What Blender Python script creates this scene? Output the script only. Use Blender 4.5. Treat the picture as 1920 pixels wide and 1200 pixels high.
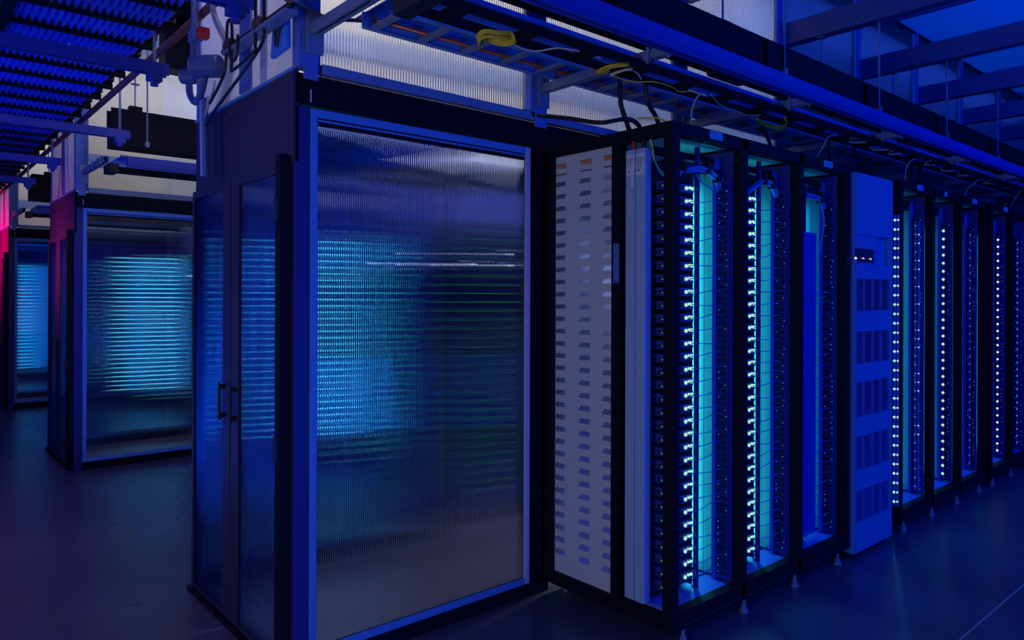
import bpy, math, random
from mathutils import Matrix, Vector
random.seed(7)
SC = bpy.context.scene
COL = SC.collection
for o in list(bpy.data.objects): bpy.data.objects.remove(o)

# ------------------------------------------------------------ camera
YAW, ROLL, FPX = 0.860452, -0.003354, 1361.8
cam = bpy.data.cameras.new('camera'); camo = bpy.data.objects.new('camera', cam); COL.objects.link(camo)
fw = Vector((math.cos(YAW), math.sin(YAW), 0)); rt = Vector((math.sin(YAW), -math.cos(YAW), 0)); dn = Vector((0, 0, -1))
r2 = rt*math.cos(ROLL)+dn*math.sin(ROLL); d2 = dn*math.cos(ROLL)-rt*math.sin(ROLL)
M = Matrix.Identity(4)
for i in range(3):
    M[i][0] = r2[i]; M[i][1] = -d2[i]; M[i][2] = -fw[i]
M[2][3] = 1.5
camo.matrix_world = M
cam.sensor_width = 36; cam.lens = FPX/1920*36; cam.shift_y = -45.3/1920; cam.clip_start = .05; cam.clip_end = 200
SC.camera = camo
# ------------------------------------------------------------ view, world
SC.view_settings.view_transform = 'Standard'; SC.view_settings.look = 'None'
SC.view_settings.exposure = 0; SC.view_settings.gamma = 1; SC.view_settings.use_curve_mapping = False
W = bpy.data.worlds.new('world'); SC.world = W; W.use_nodes = True
bg = W.node_tree.nodes['Background']; bg.inputs[0].default_value = (0.003, 0.014, 0.42, 1); bg.inputs[1].default_value = .42
cy = SC.cycles
cy.caustics_reflective = False; cy.caustics_refractive = False
cy.max_bounces = 8; cy.transmission_bounces = 8; cy.transparent_max_bounces = 8; cy.diffuse_bounces = 3; cy.glossy_bounces = 3
cy.use_denoising = True; cy.sample_clamp_indirect = 3

def area(name, loc, size, color, power, target=None, sy=None):
    l = bpy.data.lights.new(name, 'AREA'); l.shape = 'RECTANGLE'; l.size = size; l.size_y = sy or size
    l.color = color; l.energy = power
    if name.startswith('red'): l.spread = math.radians(95)
    o = bpy.data.objects.new(name, l); COL.objects.link(o); o.location = loc
    if target is not None:
        o.rotation_euler = (Vector(target)-Vector(loc)).to_track_quat('-Z', 'Y').to_euler()
    return o
OY = 4.385
LAV = (.62, .62, 1.0); BLU = (.0, .06, 1.0)
area('aisle_fill', (-1.6, 1.0, 1.1), 1.2, (.64, .70, 1), 26, (2.5, 2.2, 1.6))  # unseen low light added to brighten the louvred panel and tray undersides
area('aisle_fill', (6.5, -1.2, 3.7), 2.0, BLU, 180, (6.5, 2, .8), 5)  # unseen blue light added over the right aisle
area('aisle_fill', (3.0, -1.4, 3.7), 1.5, BLU, 22, (3.0, 2, 1.0), 2)  # another unseen blue light, added for the front racks
area('aisle_fill', (-.9, 4.6, 3.2), 1.2, (.72, .50, 1), 27, (.9, 5.2, 0), 4)  # unseen lavender light added over the left aisle
area('aisle_fill', (2.0, -1.6, .5), .8, (0, .12, 1), 34, (2.6, 2.3, 2.6))  # unseen light near the floor, added to brighten the cable pans
area('canopy_fill', (-.5, 5.5, 1.2), 1.5, (0, .10, 1), 60, (.7, 5.5, 2.9), 7)  # unseen area light added to brighten the canopy from below
area('red_aisle_fill', (.35, 12.0, 2.25), .3, (1, 0, .10), 34, (1.2, 12.0, 2.1), .8)  # unseen red light put in for the far vestibule's header
area('red_aisle_fill', (.35, 7.9, 1.75), .3, (1, .05, .30), 5.0, (1.2, 7.8, 1.85), .6)  # unseen pink light added to tint the second vestibule's doors
area('roof_backlight', (7, .4, 5.4), 10, (0, .45, 1), 120, (7, .4, 0), 6)  # unseen blue area light added above the roof sheet to make it glow
for k in range(3):
    area('plenum_light', (2.7, 2.86+OY*k, 3.84), 3.4, (1, .95, .87), (115, 55, 55)[k], (2.7, 3.86+OY*k, 2.75), .22)
    if k == 0:
        area('plenum_light', (8.2, 3.27, 3.85), .9, (.02, .10, 1), 9, (8.2, 3.27, 0), 6).rotation_euler = (0, 0, math.pi/2)
    area('vestibule_fill', (1.80, 2.98+OY*k, 2.285), .9, ((.55, .52, 1), (.55, .5, 1), (.02, .2, 1))[k], (.7, 2.6, 16)[k], None, .04)  # strip light added inside to brighten what shows through the glazing

# ------------------------------------------------------------ materials
def mat(name, color, rough=.5, metal=0, spec=.5, bump=0, bscale=40, noise=0, nscale=6, emit=None, es=0):
    m = bpy.data.materials.new(name); m.use_nodes = True; nt = m.node_tree; b = nt.nodes['Principled BSDF']
    b.inputs['Base Color'].default_value = (*color, 1); b.inputs['Roughness'].default_value = rough
    b.inputs['Metallic'].default_value = metal; b.inputs['Specular IOR Level'].default_value = spec
    if emit: b.inputs['Emission Color'].default_value = (*emit, 1); b.inputs['Emission Strength'].default_value = es
    if noise or bump:
        tc = nt.nodes.new('ShaderNodeTexCoord'); n = nt.nodes.new('ShaderNodeTexNoise')
        n.inputs['Scale'].default_value = nscale; n.inputs['Detail'].default_value = 5
        nt.links.new(tc.outputs['Object'], n.inputs['Vector'])
        if noise:
            r = nt.nodes.new('ShaderNodeMapRange'); r.inputs[3].default_value = 1-noise; r.inputs[4].default_value = 1+noise
            v = nt.nodes.new('ShaderNodeVectorMath'); v.operation = 'SCALE'; v.inputs[0].default_value = color
            nt.links.new(n.outputs[0], r.inputs[0]); nt.links.new(r.outputs[0], v.inputs['Scale']); nt.links.new(v.outputs[0], b.inputs['Base Color'])
        if bump:
            n2 = nt.nodes.new('ShaderNodeTexNoise'); n2.inputs['Scale'].default_value = bscale
            bp = nt.nodes.new('ShaderNodeBump'); bp.inputs['Strength'].default_value = bump; bp.inputs['Distance'].default_value = .002
            nt.links.new(tc.outputs['Object'], n2.inputs['Vector']); nt.links.new(n2.outputs[0], bp.inputs['Height']); nt.links.new(bp.outputs[0], b.inputs['Normal'])
    return m

def poly(name, axis, amp, pitch, see=.8, tint=(.85, .9, 1), diff=(.6, .6, .7), rough=.03, clear=.06, smudge=False, seams=None):
    """twin-wall polycarbonate: real refraction through vertical flutes, plus a little milky scatter"""
    m = bpy.data.materials.new(name); m.use_nodes = True; nt = m.node_tree; nd = nt.nodes; lk = nt.links
    nd.remove(nd['Principled BSDF']); out = nd['Material Output']
    tc = nd.new('ShaderNodeTexCoord'); sp = nd.new('ShaderNodeSeparateXYZ'); lk.new(tc.outputs['Object'], sp.inputs[0])
    mu = nd.new('ShaderNodeMath'); mu.operation = 'MULTIPLY'; mu.inputs[1].default_value = 2*math.pi/pitch
    lk.new(sp.outputs['XYZ'.index(axis)], mu.inputs[0])
    si = nd.new('ShaderNodeMath'); si.operation = 'SINE'; lk.new(mu.outputs[0], si.inputs[0])
    am = nd.new('ShaderNodeMath'); am.operation = 'MULTIPLY'; am.inputs[1].default_value = amp; lk.new(si.outputs[0], am.inputs[0])
    cb = nd.new('ShaderNodeCombineXYZ'); lk.new(am.outputs[0], cb.inputs['XYZ'.index(axis)])
    # faint waviness up the sheet, as streaks in the photo wobble
    nz = nd.new('ShaderNodeTexNoise'); nz.inputs['Scale'].default_value = 22; lk.new(tc.outputs['Object'], nz.inputs['Vector'])
    nr = nd.new('ShaderNodeMapRange'); nr.inputs[3].default_value = -.0015; nr.inputs[4].default_value = .0015; lk.new(nz.outputs[0], nr.inputs[0]); lk.new(nr.outputs[0], cb.inputs[2])
    ge = nd.new('ShaderNodeNewGeometry'); ad = nd.new('ShaderNodeVectorMath'); lk.new(ge.outputs['Normal'], ad.inputs[0]); lk.new(cb.outputs[0], ad.inputs[1])
    no = nd.new('ShaderNodeVectorMath'); no.operation = 'NORMALIZE'; lk.new(ad.outputs[0], no.inputs[0])
    gl = nd.new('ShaderNodeBsdfGlass'); gl.inputs['IOR'].default_value = 1.42; gl.inputs['Roughness'].default_value = rough
    gl.inputs['Color'].default_value = (*tint, 1); lk.new(no.outputs[0], gl.inputs['Normal'])
    tr = nd.new('ShaderNodeBsdfTransparent'); tr.inputs[0].default_value = (*tint, 1)
    tl = nd.new('ShaderNodeBsdfTranslucent'); tl.inputs[0].default_value = (*diff, 1)
    df = nd.new('ShaderNodeBsdfDiffuse'); df.inputs[0].default_value = (*diff, 1)
    m1 = nd.new('ShaderNodeMixShader'); m1.inputs[0].default_value = .35; lk.new(tl.outputs[0], m1.inputs[1]); lk.new(df.outputs[0], m1.inputs[2])
    m2 = nd.new('ShaderNodeMixShader'); m2.inputs[0].default_value = clear; lk.new(gl.outputs[0], m2.inputs[1]); lk.new(tr.outputs[0], m2.inputs[2])
    m3 = nd.new('ShaderNodeMixShader'); m3.inputs[0].default_value = see; lk.new(m1.outputs[0], m3.inputs[1]); lk.new(m2.outputs[0], m3.inputs[2])
    if smudge:
        s = nd.new('ShaderNodeTexNoise'); s.inputs['Scale'].default_value = 5; s.inputs['Detail'].default_value = 6
        mp = nd.new('ShaderNodeMapping'); mp.inputs['Scale'].default_value = (2, 2, .5); lk.new(tc.outputs['Object'], mp.inputs[0]); lk.new(mp.outputs[0], s.inputs['Vector'])
        r = nd.new('ShaderNodeMapRange'); r.inputs[1].default_value = .35; r.inputs[2].default_value = .7; r.inputs[3].default_value = see+.07; r.inputs[4].default_value = see-.12
        lk.new(s.outputs[0], r.inputs[0]); lk.new(r.outputs[0], m3.inputs[0])
    lk.new(m3.outputs[0], out.inputs[0])
    return m

def emis(name, color, s):
    m = bpy.data.materials.new(name); m.use_nodes = True; nt = m.node_tree; nt.nodes.remove(nt.nodes['Principled BSDF'])
    e = nt.nodes.new('ShaderNodeEmission'); e.inputs[0].default_value = (*color, 1); e.inputs[1].default_value = s
    nt.links.new(e.outputs[0], nt.nodes['Material Output'].inputs[0]); return m

K = {}
K['black'] = mat('black_powder_coat', (.008, .008, .018), .55, 0, .12)
K['navy'] = mat('navy_panel', (.035, .03, .085), .5, 0, .3, noise=.1)
K['post'] = mat('dark_blue_post', (.02, .02, .22), .45)
K['trimb'] = mat('aluminium_trim', (.10, .30, .75), .35, .1)
K['trimw'] = mat('pale_aluminium', (.62, .62, .85), .4, .1)
K['galv'] = mat('galvanised_steel', (.22, .30, .48), .42, .3, noise=.2, nscale=14)
K['purlin'] = mat('purlin_steel', (.04, .11, .36), .5)
K['bluesteel'] = mat('blue_lit_steel', (.12, .22, .62), .45, .3, noise=.12)
K['rackin'] = mat('rack_inner_metal', (.12, .2, .85), .45, .05)
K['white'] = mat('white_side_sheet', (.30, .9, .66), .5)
K['cab'] = mat('cabinet_enamel', (.08, .28, .60), .45, 0, .3, noise=.06, nscale=3)
K['cabd'] = mat('cabinet_recess', (.12, .17, .55), .5)
K['grille'] = mat('grille_dark', (.01, .01, .06), .6)
K['louv'] = mat('grey_louvred_sheet', (.72, .72, .80), .55, 0, noise=.07, nscale=4, bump=.1)
K['louvf'] = mat('louvre_hood_metal', (.55, .68, .78), .3, .75)
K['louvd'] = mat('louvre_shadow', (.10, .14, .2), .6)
K['orange'] = mat('orange_tape', (.75, .32, .12), .6)
K['silver'] = mat('silver_extrusion', (.40, .54, .76), .4, 0, noise=.05)
K['paper'] = mat('label_paper', (.80, .80, .88), .7)
K['ink'] = mat('label_ink', (.05, .05, .12), .7)
K['tag'] = mat('blue_label', (.12, .55, .75), .6)
K['tray'] = mat('tray_metal', (.05, .07, .35), .45, .2)
K['porth'] = mat('port_housing', (.03, .04, .28), .5)
K['pcback2'] = None
K['port'] = mat('port_dark', (.01, .01, .09), .5)
K['yellow'] = mat('yellow_fibre', (1, .62, .02), .5)
K['cream'] = mat('pale_yellow_fibre', (1, .76, .42), .5)
K['bluew'] = mat('blue_wire', (.08, .16, .6), .5)
K['bundle'] = mat('blue_bundle', (.15, .3, .85), .5)
K['teal'] = mat('teal_wire', (.05, .5, .5), .5)
K['rubber'] = mat('black_rubber', (.015, .014, .02), .5)
K['copper'] = mat('copper_pipe', (.5, .12, .08), .35, .5)
K['redbrown'] = mat('red_brown_pipe', (.16, .05, .07), .45)
K['red'] = mat('red_plastic', (.6, .03, .03), .4)
K['tubew'] = mat('clear_tube', (.5, .52, .7), .3)
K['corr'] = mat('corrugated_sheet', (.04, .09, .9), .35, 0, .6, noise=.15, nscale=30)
K['ceil'] = None
K['led'] = emis('cyan_led', (.30, .66, .52), 1.35)
K['ledbar'] = emis('cyan_bar_led', (.13, .74, .66), 7)
K['ledbar2'] = emis('blue_green_bar_led', (.02, .5, .65), 3)
K['ledbar3'] = emis('green_bar_led', (.02, .5, .12), 1.1)
K['ledg'] = emis('green_led', (.03, .5, .06), .7)
K['glowk'] = emis('blue_glow_far', (.01, .28, 1), 5)
K['glowk1'] = emis('cyan_glow_far', (.02, .5, .85), 9)
K['glowk2'] = emis('deep_blue_glow_far', (.01, .25, 1), 12)
K['ledb'] = emis('blue_led', (.1, .25, .8), .9)
K['ledy'] = emis('warm_led', (.75, .8, .55), 1.6)
K['strip'] = emis('strip_lamp', (.05, .68, .92), 25)
K['strip2'] = emis('strip_lamp_dim', (.02, .5, .95), 13)
K['lamp'] = emis('streak_white', (.8, .75, .9), 7)  # white emitter added for streaks in the glazing
K['pcfront'] = poly('fluted_glazing_front', 'X', .20, .010, see=.97, tint=(.84, .9, 1), diff=(.06, .08, .30), rough=.0)
K['pcback'] = poly('fluted_glazing_back', 'X', .07, .010, see=.98, tint=(.88, .93, 1), diff=(.06, .08, .30), rough=.0, clear=.1)
K['pcdoor'] = poly('fluted_glazing_door', 'Y', .22, .010, see=.90, tint=(.6, .72, 1), diff=(.05, .10, .6), rough=.0, smudge=True)
K['pcup'] = poly('milky_fluted_sheet', 'X', .35, .014, see=.86, tint=(.95, .95, .95), diff=(.8, .78, .8), rough=.07, clear=.05)
K['pcupb'] = poly('milky_fluted_sheet_back', 'X', .3, .014, see=.12, diff=(.8, .78, .76), rough=.04)
K['pcside'] = poly('milky_fluted_sheet_side', 'Y', .3, .014, see=.3, diff=(.55, .55, .8), clear=.05)

def floor_mat():
    m = mat('polished_concrete', (.2, .21, .24), .3, 0, .5); nt = m.node_tree; nd = nt.nodes; lk = nt.links; b = nd['Principled BSDF']
    tc = nd.new('ShaderNodeTexCoord'); n1 = nd.new('ShaderNodeTexNoise'); n1.inputs['Scale'].default_value = 1.1; n1.inputs['Detail'].default_value = 8; n1.inputs['Roughness'].default_value = .65
    lk.new(tc.outputs['Object'], n1.inputs['Vector'])
    cr = nd.new('ShaderNodeValToRGB'); cr.color_ramp.elements[0].position = .3; cr.color_ramp.elements[0].color = (.07, .062, .115, 1)
    cr.color_ramp.elements[1].position = .75; cr.color_ramp.elements[1].color = (.135, .12, .19, 1); lk.new(n1.outputs[0], cr.inputs[0])
    # one saw-cut joint along the aisle
    sp = nd.new('ShaderNodeSeparateXYZ'); lk.new(tc.outputs['Object'], sp.inputs[0])
    a = nd.new('ShaderNodeMath'); a.operation = 'SUBTRACT'; a.inputs[1].default_value = JY; lk.new(sp.outputs[1], a.inputs[0])
    ab = nd.new('ShaderNodeMath'); ab.operation = 'ABSOLUTE'; lk.new(a.outputs[0], ab.inputs[0])
    lt = nd.new('ShaderNodeMath'); lt.operation = 'LESS_THAN'; lt.inputs[1].default_value = .0035; lk.new(ab.outputs[0], lt.inputs[0])
    mx = nd.new('ShaderNodeMix'); mx.data_type = 'RGBA'; lk.new(lt.outputs[0], mx.inputs[0]); lk.new(cr.outputs[0], mx.inputs[6]); mx.inputs[7].default_value = (.6, .55, .5, 1)
    lk.new(mx.outputs[2], b.inputs['Base Color'])
    n2 = nd.new('ShaderNodeTexNoise'); n2.inputs['Scale'].default_value = 5; n2.inputs['Detail'].default_value = 6; lk.new(tc.outputs['Object'], n2.inputs['Vector'])
    mr = nd.new('ShaderNodeMapRange'); mr.inputs[3].default_value = .2; mr.inputs[4].default_value = .42; lk.new(n2.outputs[0], mr.inputs[0]); lk.new(mr.outputs[0], b.inputs['Roughness'])
    return m
JY = 1.13
# ------------------------------------------------------------ mesh helpers
class MB:
    def __init__(s): s.v = []; s.f = []; s.m = []
    def poly(s, vs, fs, mi=0):
        o = len(s.v); s.v += [tuple(v) for v in vs]
        for f in fs: s.f.append([o+i for i in f]); s.m.append(mi)
        return s
    def box(s, x0, x1, y0, y1, z0, z1, mi=0):
        return s.poly([(x0, y0, z0), (x1, y0, z0), (x1, y1, z0), (x0, y1, z0), (x0, y0, z1), (x1, y0, z1), (x1, y1, z1), (x0, y1, z1)],
                      [(0, 3, 2, 1), (4, 5, 6, 7), (0, 1, 5, 4), (1, 2, 6, 5), (2, 3, 7, 6), (3, 0, 4, 7)], mi)
    def tube(s, pts, r, n=8, mi=0, smooth=0):
        pts = [Vector(p) for p in pts]
        if smooth and len(pts) > 2:
            q = []
            for i in range(len(pts)-1):
                p0 = pts[max(i-1, 0)]; p1 = pts[i]; p2 = pts[i+1]; p3 = pts[min(i+2, len(pts)-1)]
                for j in range(smooth):
                    t = j/smooth
                    q.append(.5*((2*p1)+(p2-p0)*t+(2*p0-5*p1+4*p2-p3)*t*t+(3*p1-p0-3*p2+p3)*t**3))
            pts = q+[pts[-1]]
        o = len(s.v); up = None
        for i, p in enumerate(pts):
            d = (pts[min(i+1, len(pts)-1)]-pts[max(i-1, 0)]).normalized()
            if up is None: up = Vector((0, 0, 1)) if abs(d.z) < .9 else Vector((1, 0, 0))
            a = d.cross(up)
            if a.length < 1e-4: a = d.cross(Vector((1, .3, 0)))
            a.normalize(); b = a.cross(d).normalized(); up = b
            for j in range(n):
                t = 2*math.pi*j/n; s.v.append(tuple(p+a*math.cos(t)*r+b*math.sin(t)*r))
        for i in range(len(pts)-1):
            for j in range(n):
                s.f.append([o+i*n+j, o+i*n+(j+1) % n, o+(i+1)*n+(j+1) % n, o+(i+1)*n+j]); s.m.append(mi)
        s.f.append([o+j for j in range(n)][::-1]); s.m.append(mi)
        e = o+(len(pts)-1)*n; s.f.append([e+j for j in range(n)]); s.m.append(mi)
        return s
    def cyl(s, a, b, r, n=16, mi=0): return s.tube([a, b], r, n, mi)
    def channel(s, x0, x1, y0, y1, z0, z1, t, axis='X', mi=0, slot='down'):
        """a strut channel along axis: web on top, two sides, small lips"""
        if axis == 'X':
            s.box(x0, x1, y0, y0+t, z0, z1, mi); s.box(x0, x1, y1-t, y1, z0, z1, mi); s.box(x0, x1, y0+t, y1-t, z1-t, z1, mi)
            s.box(x0, x1, y0+t, y0+3*t, z0, z0+t, mi); s.box(x0, x1, y1-3*t, y1-t, z0, z0+t, mi)
        else:
            s.box(x0, x0+t, y0, y1, z0, z1, mi); s.box(x1-t, x1, y0, y1, z0, z1, mi); s.box(x0+t, x1-t, y0, y1, z1-t, z1, mi)
            s.box(x0+t, x0+3*t, y0, y1, z0, z0+t, mi); s.box(x1-3*t, x1-t, y0, y1, z0, z0+t, mi)
        return s
    def build(s, name, mats, parent=None, bevel=0, smooth=False):
        me = bpy.data.meshes.new(name)
        org = Vector(parent.location) if parent else Vector((0, 0, 0))
        if parent is not None and parent.parent is not None: org = org+Vector(parent.parent.location)
        me.from_pydata([tuple(Vector(v)-org) for v in s.v], [], s.f)
        for m in (mats if isinstance(mats, (list, tuple)) else [mats]): me.materials.append(m if not isinstance(m, str) else K[m])
        me.polygons.foreach_set('material_index', s.m)
        if smooth: me.polygons.foreach_set('use_smooth', [True]*len(s.f))
        me.update()
        o = bpy.data.objects.new(name, me); COL.objects.link(o); o.parent = parent
        if bevel:
            b = o.modifiers.new('bevel', 'BEVEL'); b.width = bevel; b.segments = 2; b.limit_method = 'ANGLE'
        return o
def thing(name, label, cat, loc=(0, 0, 0), group=None):
    o = bpy.data.objects.new(name, None); COL.objects.link(o); o.location = loc; o.empty_display_size = .1
    o['label'] = label; o['category'] = cat
    if group: o['group'] = group
    return o
def tag(o, label, cat, group=None):
    o['label'] = label; o['category'] = cat
    if group: o['group'] = group
    return o
def struct(o): o['kind'] = 'structure'; return o
def dup(root, d, label=None, group=None):
    kids = {}
    for c in bpy.data.objects:
        if c.parent: kids.setdefault(c.parent.name, []).append(c)
    def cp(o, par):
        c = o.copy(); COL.objects.link(c); c.parent = par
        for ch in kids.get(o.name, []): cp(ch, c)
        return c
    r = cp(root, None); r.location = Vector(root.location)+Vector(d)
    if label: r['label'] = label
    if group: r['group'] = group
    return r
ORD = ['zeroth', 'first', 'second', 'third', 'fourth', 'fifth', 'sixth', 'seventh', 'eighth', 'ninth', 'tenth', 'eleventh', 'twelfth', 'thirteenth', 'fourteenth', 'fifteenth',
       'sixteenth', 'seventeenth', 'eighteenth', 'nineteenth', 'twentieth'] + ['twenty-'+w for w in ('first', 'second', 'third', 'fourth', 'fifth', 'sixth', 'seventh', 'eighth', 'ninth')] + ['thirtieth', 'thirty-first', 'thirty-second']
ROW = ['front', 'middle', 'farthest']

# ------------------------------------------------------------ setting
fl = struct(MB().box(-8, 26, -8, 26, -.1, 0).build('floor', floor_mat()))
K['wall'] = mat('far_wall_paint', (.3, .3, .5), .8)
struct(MB().box(-8, 26, 25.9, 26, 0, 4.3).build('wall_back', 'wall'))
struct(MB().box(25.9, 26, -8, 26, 0, 4.3).build('wall_right', 'wall'))
struct(MB().box(-8.1, -8, -8, 26, 0, 4.3).build('wall_left', 'wall'))
ceilm = poly('translucent_roof_sheet', 'Y', .0, .05, see=.12, diff=(.35, .5, .95), tint=(.3, .5, 1))
struct(MB().box(1.9, 14, -5, 2.69, 3.95, 3.97).build('ceiling', ceilm))
mb = MB()
for x in [4.3+1.2*i for i in range(8)]: mb.box(x-.02, x+.02, -5, 2.69, 3.92, 3.95)
struct(mb.build('trim_1', 'bluesteel'))
for i in range(8):
    x = 3.70+1.2*i
    m_ = MB(); m_.box(x-.045, x+.045, -5, 2.68, 3.30, 3.31).box(x-.045, x-.035, -5, 2.68, 3.31, 3.45).box(x-.035, x+.03, -5, 2.68, 3.44, 3.45).box(x-.047, x-.045, -5, 2.68, 3.36, 3.38)
    tag(m_.build('roof_purlin', 'purlin'), 'blue-lit steel purlin under the roof, %s counting away from the camera' % ORD[i+1], 'beam', 'roof purlins over the right aisle')
# ------------------------------------------------------------ containment
def containment():
    r = thing('containment_vestibule', 'black framed vestibule with fluted glazing and double doors, nearest one in the centre', 'enclosure', (1.2, 2.69, 0), 'aisle containment vestibules')
    Y0, Y1 = 2.69, 3.86
    for (x0, x1, y0, y1, mt) in ((1.2, 1.262, Y0, Y0+.08, 'post'), (2.432, 2.565, Y0, Y0+.06, 'black'), (1.2, 1.262, Y1-.05, Y1, 'black'), (2.432, 2.508, Y1-.06, Y1, 'black')):
        MB().box(x0, x1, y0, y1, 0, 2.24).build('corner_post', mt, r, .003)
    MB().box(1.2, 8.3, Y0, Y0+.06, 2.248, 2.37).build('header_beam', 'black', r, .003)
    MB().box(1.26, 2.56, Y1-.06, Y1, 2.24, 2.37).build('header_beam', 'black', r, .003)
    MB().box(1.262, 2.432, Y0, Y0+.06, 0, .068).build('bottom_rail', 'black', r, .003)
    MB().box(1.262, 2.432, Y1-.06, Y1, 0, .068).build('bottom_rail', 'black', r, .003)
    d = MB().box(1.192, 1.215, Y0+.0, Y1, 2.02, 2.38).build('door_header', 'navy', r, .002)
    MB().box(1.186, 1.2, Y0, Y1+.0, 2.372, 2.385).build('header_trim', 'trimb', r)
    # glazing with aluminium edge trim
    for nm, y, yy in (('front', Y0-.004, Y0+.02), ('back', Y1-.02, Y1+.004)):
        MB().box(1.263, 1.293, y, yy, .068, 2.238).build('glazing_trim', 'trimb', r, .002)
        MB().box(1.293, 2.40, y, yy, 2.205, 2.238).box(1.293, 2.40, y+.003, yy-.003, 2.19, 2.199).build('glazing_trim', 'trimb', r, .002)
        MB().box(1.293, 2.40, y, yy, .068, .100).build('glazing_trim', 'trimb', r, .002)
        MB().box(2.400, 2.431, y, yy, .068, 2.238).build('glazing_trim', 'trimw', r, .002)
        MB().box(1.293, 2.40, Y0+.008 if nm == 'front' else Y1-.018, Y0+.018 if nm == 'front' else Y1-.008, .100, 2.175).build('fluted_glazing_sheet', 'pcfront' if nm == 'front' else 'pcback', r)
        MB().box(1.293, 2.40, Y0+.006 if nm == 'front' else Y1-.02, Y0+.02 if nm == 'front' else Y1-.006, 2.175, 2.205).build('gasket', 'black', r)
    MB().box(1.262, 2.432, 3.08, Y1-.06, 2.30, 2.32).build('roof_baffle', 'navy', r)  # partial roof added to block the bright plenum behind the glazing
    # sill
    MB().box(1.16, 1.262, Y0+.02, Y1+.02, 0, .022).build('door_sill', 'black', r, .002)
    for (a, b, pa, pb, hy) in ((2.775, 3.312, 2.781, 3.221, 3.25), (3.326, 3.862, 3.421, 3.842, 3.39)):
        dr = MB()
        dr.box(1.176, 1.2, a, pa, .026, 2.02).box(1.176, 1.2, pb, b, .026, 2.02).box(1.176, 1.2, pa, pb, 1.985, 2.02).box(1.176, 1.2, pa, pb, .026, .040)
        dr = dr.build('door_leaf', 'navy', r, .002)
        MB().box(1.184, 1.194, pa, pb, .040, 1.985).build('door_glazing', 'pcdoor', dr)
        h = MB(); h.box(1.146, 1.156, hy-.010, hy+.010, .93, 1.10).box(1.156, 1.176, hy-.008, hy+.008, .94, .96).box(1.156, 1.176, hy-.008, hy+.008, 1.07, 1.09)
        h.build('door_handle', 'rubber', dr, .003)
    MB().box(1.15, 1.2, 2.715, 2.76, .03, 2.05).build('hinge_channel', 'black', r, .002)
    for z in (.85, 1.78): MB().box(1.138, 1.152, 2.72, 2.75, z, z+.1).build('hinge', 'rubber', r, .003)
    b = MB()
    for z in (.04, 2.05): b.cyl((1.186, 2.72, z), (1.2, 2.72, z), .006)
    for y in (3.1, 3.5, 3.6): b.cyl((1.158, y, .011), (1.162, y, .011), .004, 8)
    b.build('screw', 'galv', r)
    MB().box(1.262, 1.266, Y0-.004, Y0, 2.26, 2.31).build('latch_pin', 'paper', r)
    return r
c0 = containment()
dup(c0, (0, OY, 0), 'black framed vestibule with magenta-lit doors, second one back on the left')
dup(c0, (0, 2*OY, 0), 'small far vestibule at the left edge of the picture, lit red')
# ------------------------------------------------------------ plenum walls above
COLX = [(1.2, 1.30), (2.413, 2.53), (3.59, 3.72), (4.776, 4.887), (6.0, 6.1), (7.2, 7.3), (8.38, 8.48), (9.6, 9.7), (10.8, 10.9)]
def plenum(nc):
    r = thing('plenum_enclosure', 'steel framed wall of milky fluted sheets above the nearest vestibule', 'partition', (1.2, 2.69, 2.385), 'plenum walls above the racks')
    for i, (a, b) in enumerate(COLX[:nc]):
        m = MB(); m.box(a, b-.035, 2.66, 2.72, 2.385, 3.95).box(b-.035, b, 2.68, 2.72, 2.385, 3.95)
        for z in (2.42, 2.50, 2.75, 2.86): m.cyl((b-.017, 2.672, z), (b-.017, 2.68, z), .010, 12)
        m.build('column', 'bluesteel', r, .002)
        m = MB(); m.box(a+.02, b-.02, 2.655, 2.665, 2.34, 2.46); m.build('base_plate', 'bluesteel', r, .002)
        m = MB(); m.box(a, b, 3.83, 3.88, 2.385, 3.95).build('column', 'bluesteel', r)
    for i in range(nc-1):
        a, b = COLX[i][1], COLX[i+1][0]
        m = MB().box(a, b-.03, 2.686, 2.696, 2.41, 3.93).build('milky_sheet', 'pcup', r)
        m = MB().box(b-.03, b, 2.67, 2.70, 2.41, 3.93).build('sheet_edge_trim', 'trimw', r)
        MB().box(a, b, 3.855, 3.865, 2.41, 3.93).build('milky_sheet', 'pcupb', r)
    x1 = COLX[nc-1][0]
    m = MB(); m.box(1.30, x1, 2.66, 2.70, 2.372, 2.412).build('base_rail', 'galv', r, .002)
    MB().box(1.30, x1, 3.85, 3.89, 2.372, 2.412).build('base_rail', 'trimw', r)
    MB().box(1.20, x1+.1, 2.66, 3.89, 3.95, 3.99).build('top_cap', 'bluesteel', r)
    if nc > 4: MB().box(4.805, 4.815, 2.72, 3.83, 2.39, 3.94).build('light_baffle', 'bluesteel', r)  # unseen baffle added to keep white light off the blue sheets
    MB().box(1.32, 4.7, 3.30, 3.38, 2.70, 2.81).build('dark_band_box', 'bluesteel', r)  # box added behind the sheets to shape a dark band across them
    MB().box(1.205, 1.215, 2.72, 3.83, 2.39, 3.95).build('side_sheet', 'pcside', r)
    MB().box(1.198, 1.205, 2.98, 3.04, 2.39, 3.95).build('sheet_joint', 'trimw', r)
    MB().box(1.194, 1.204, 3.14, 3.27, 2.40, 3.2).build('blue_patch', 'bluesteel', r)
    return r
p0 = plenum(9)
dup(p0, (0, OY, 0), 'milky fluted plenum wall above the second vestibule')
dup(p0, (0, 2*OY, 0), 'milky fluted plenum wall above the far left vestibule')
XE = 11.0
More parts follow.
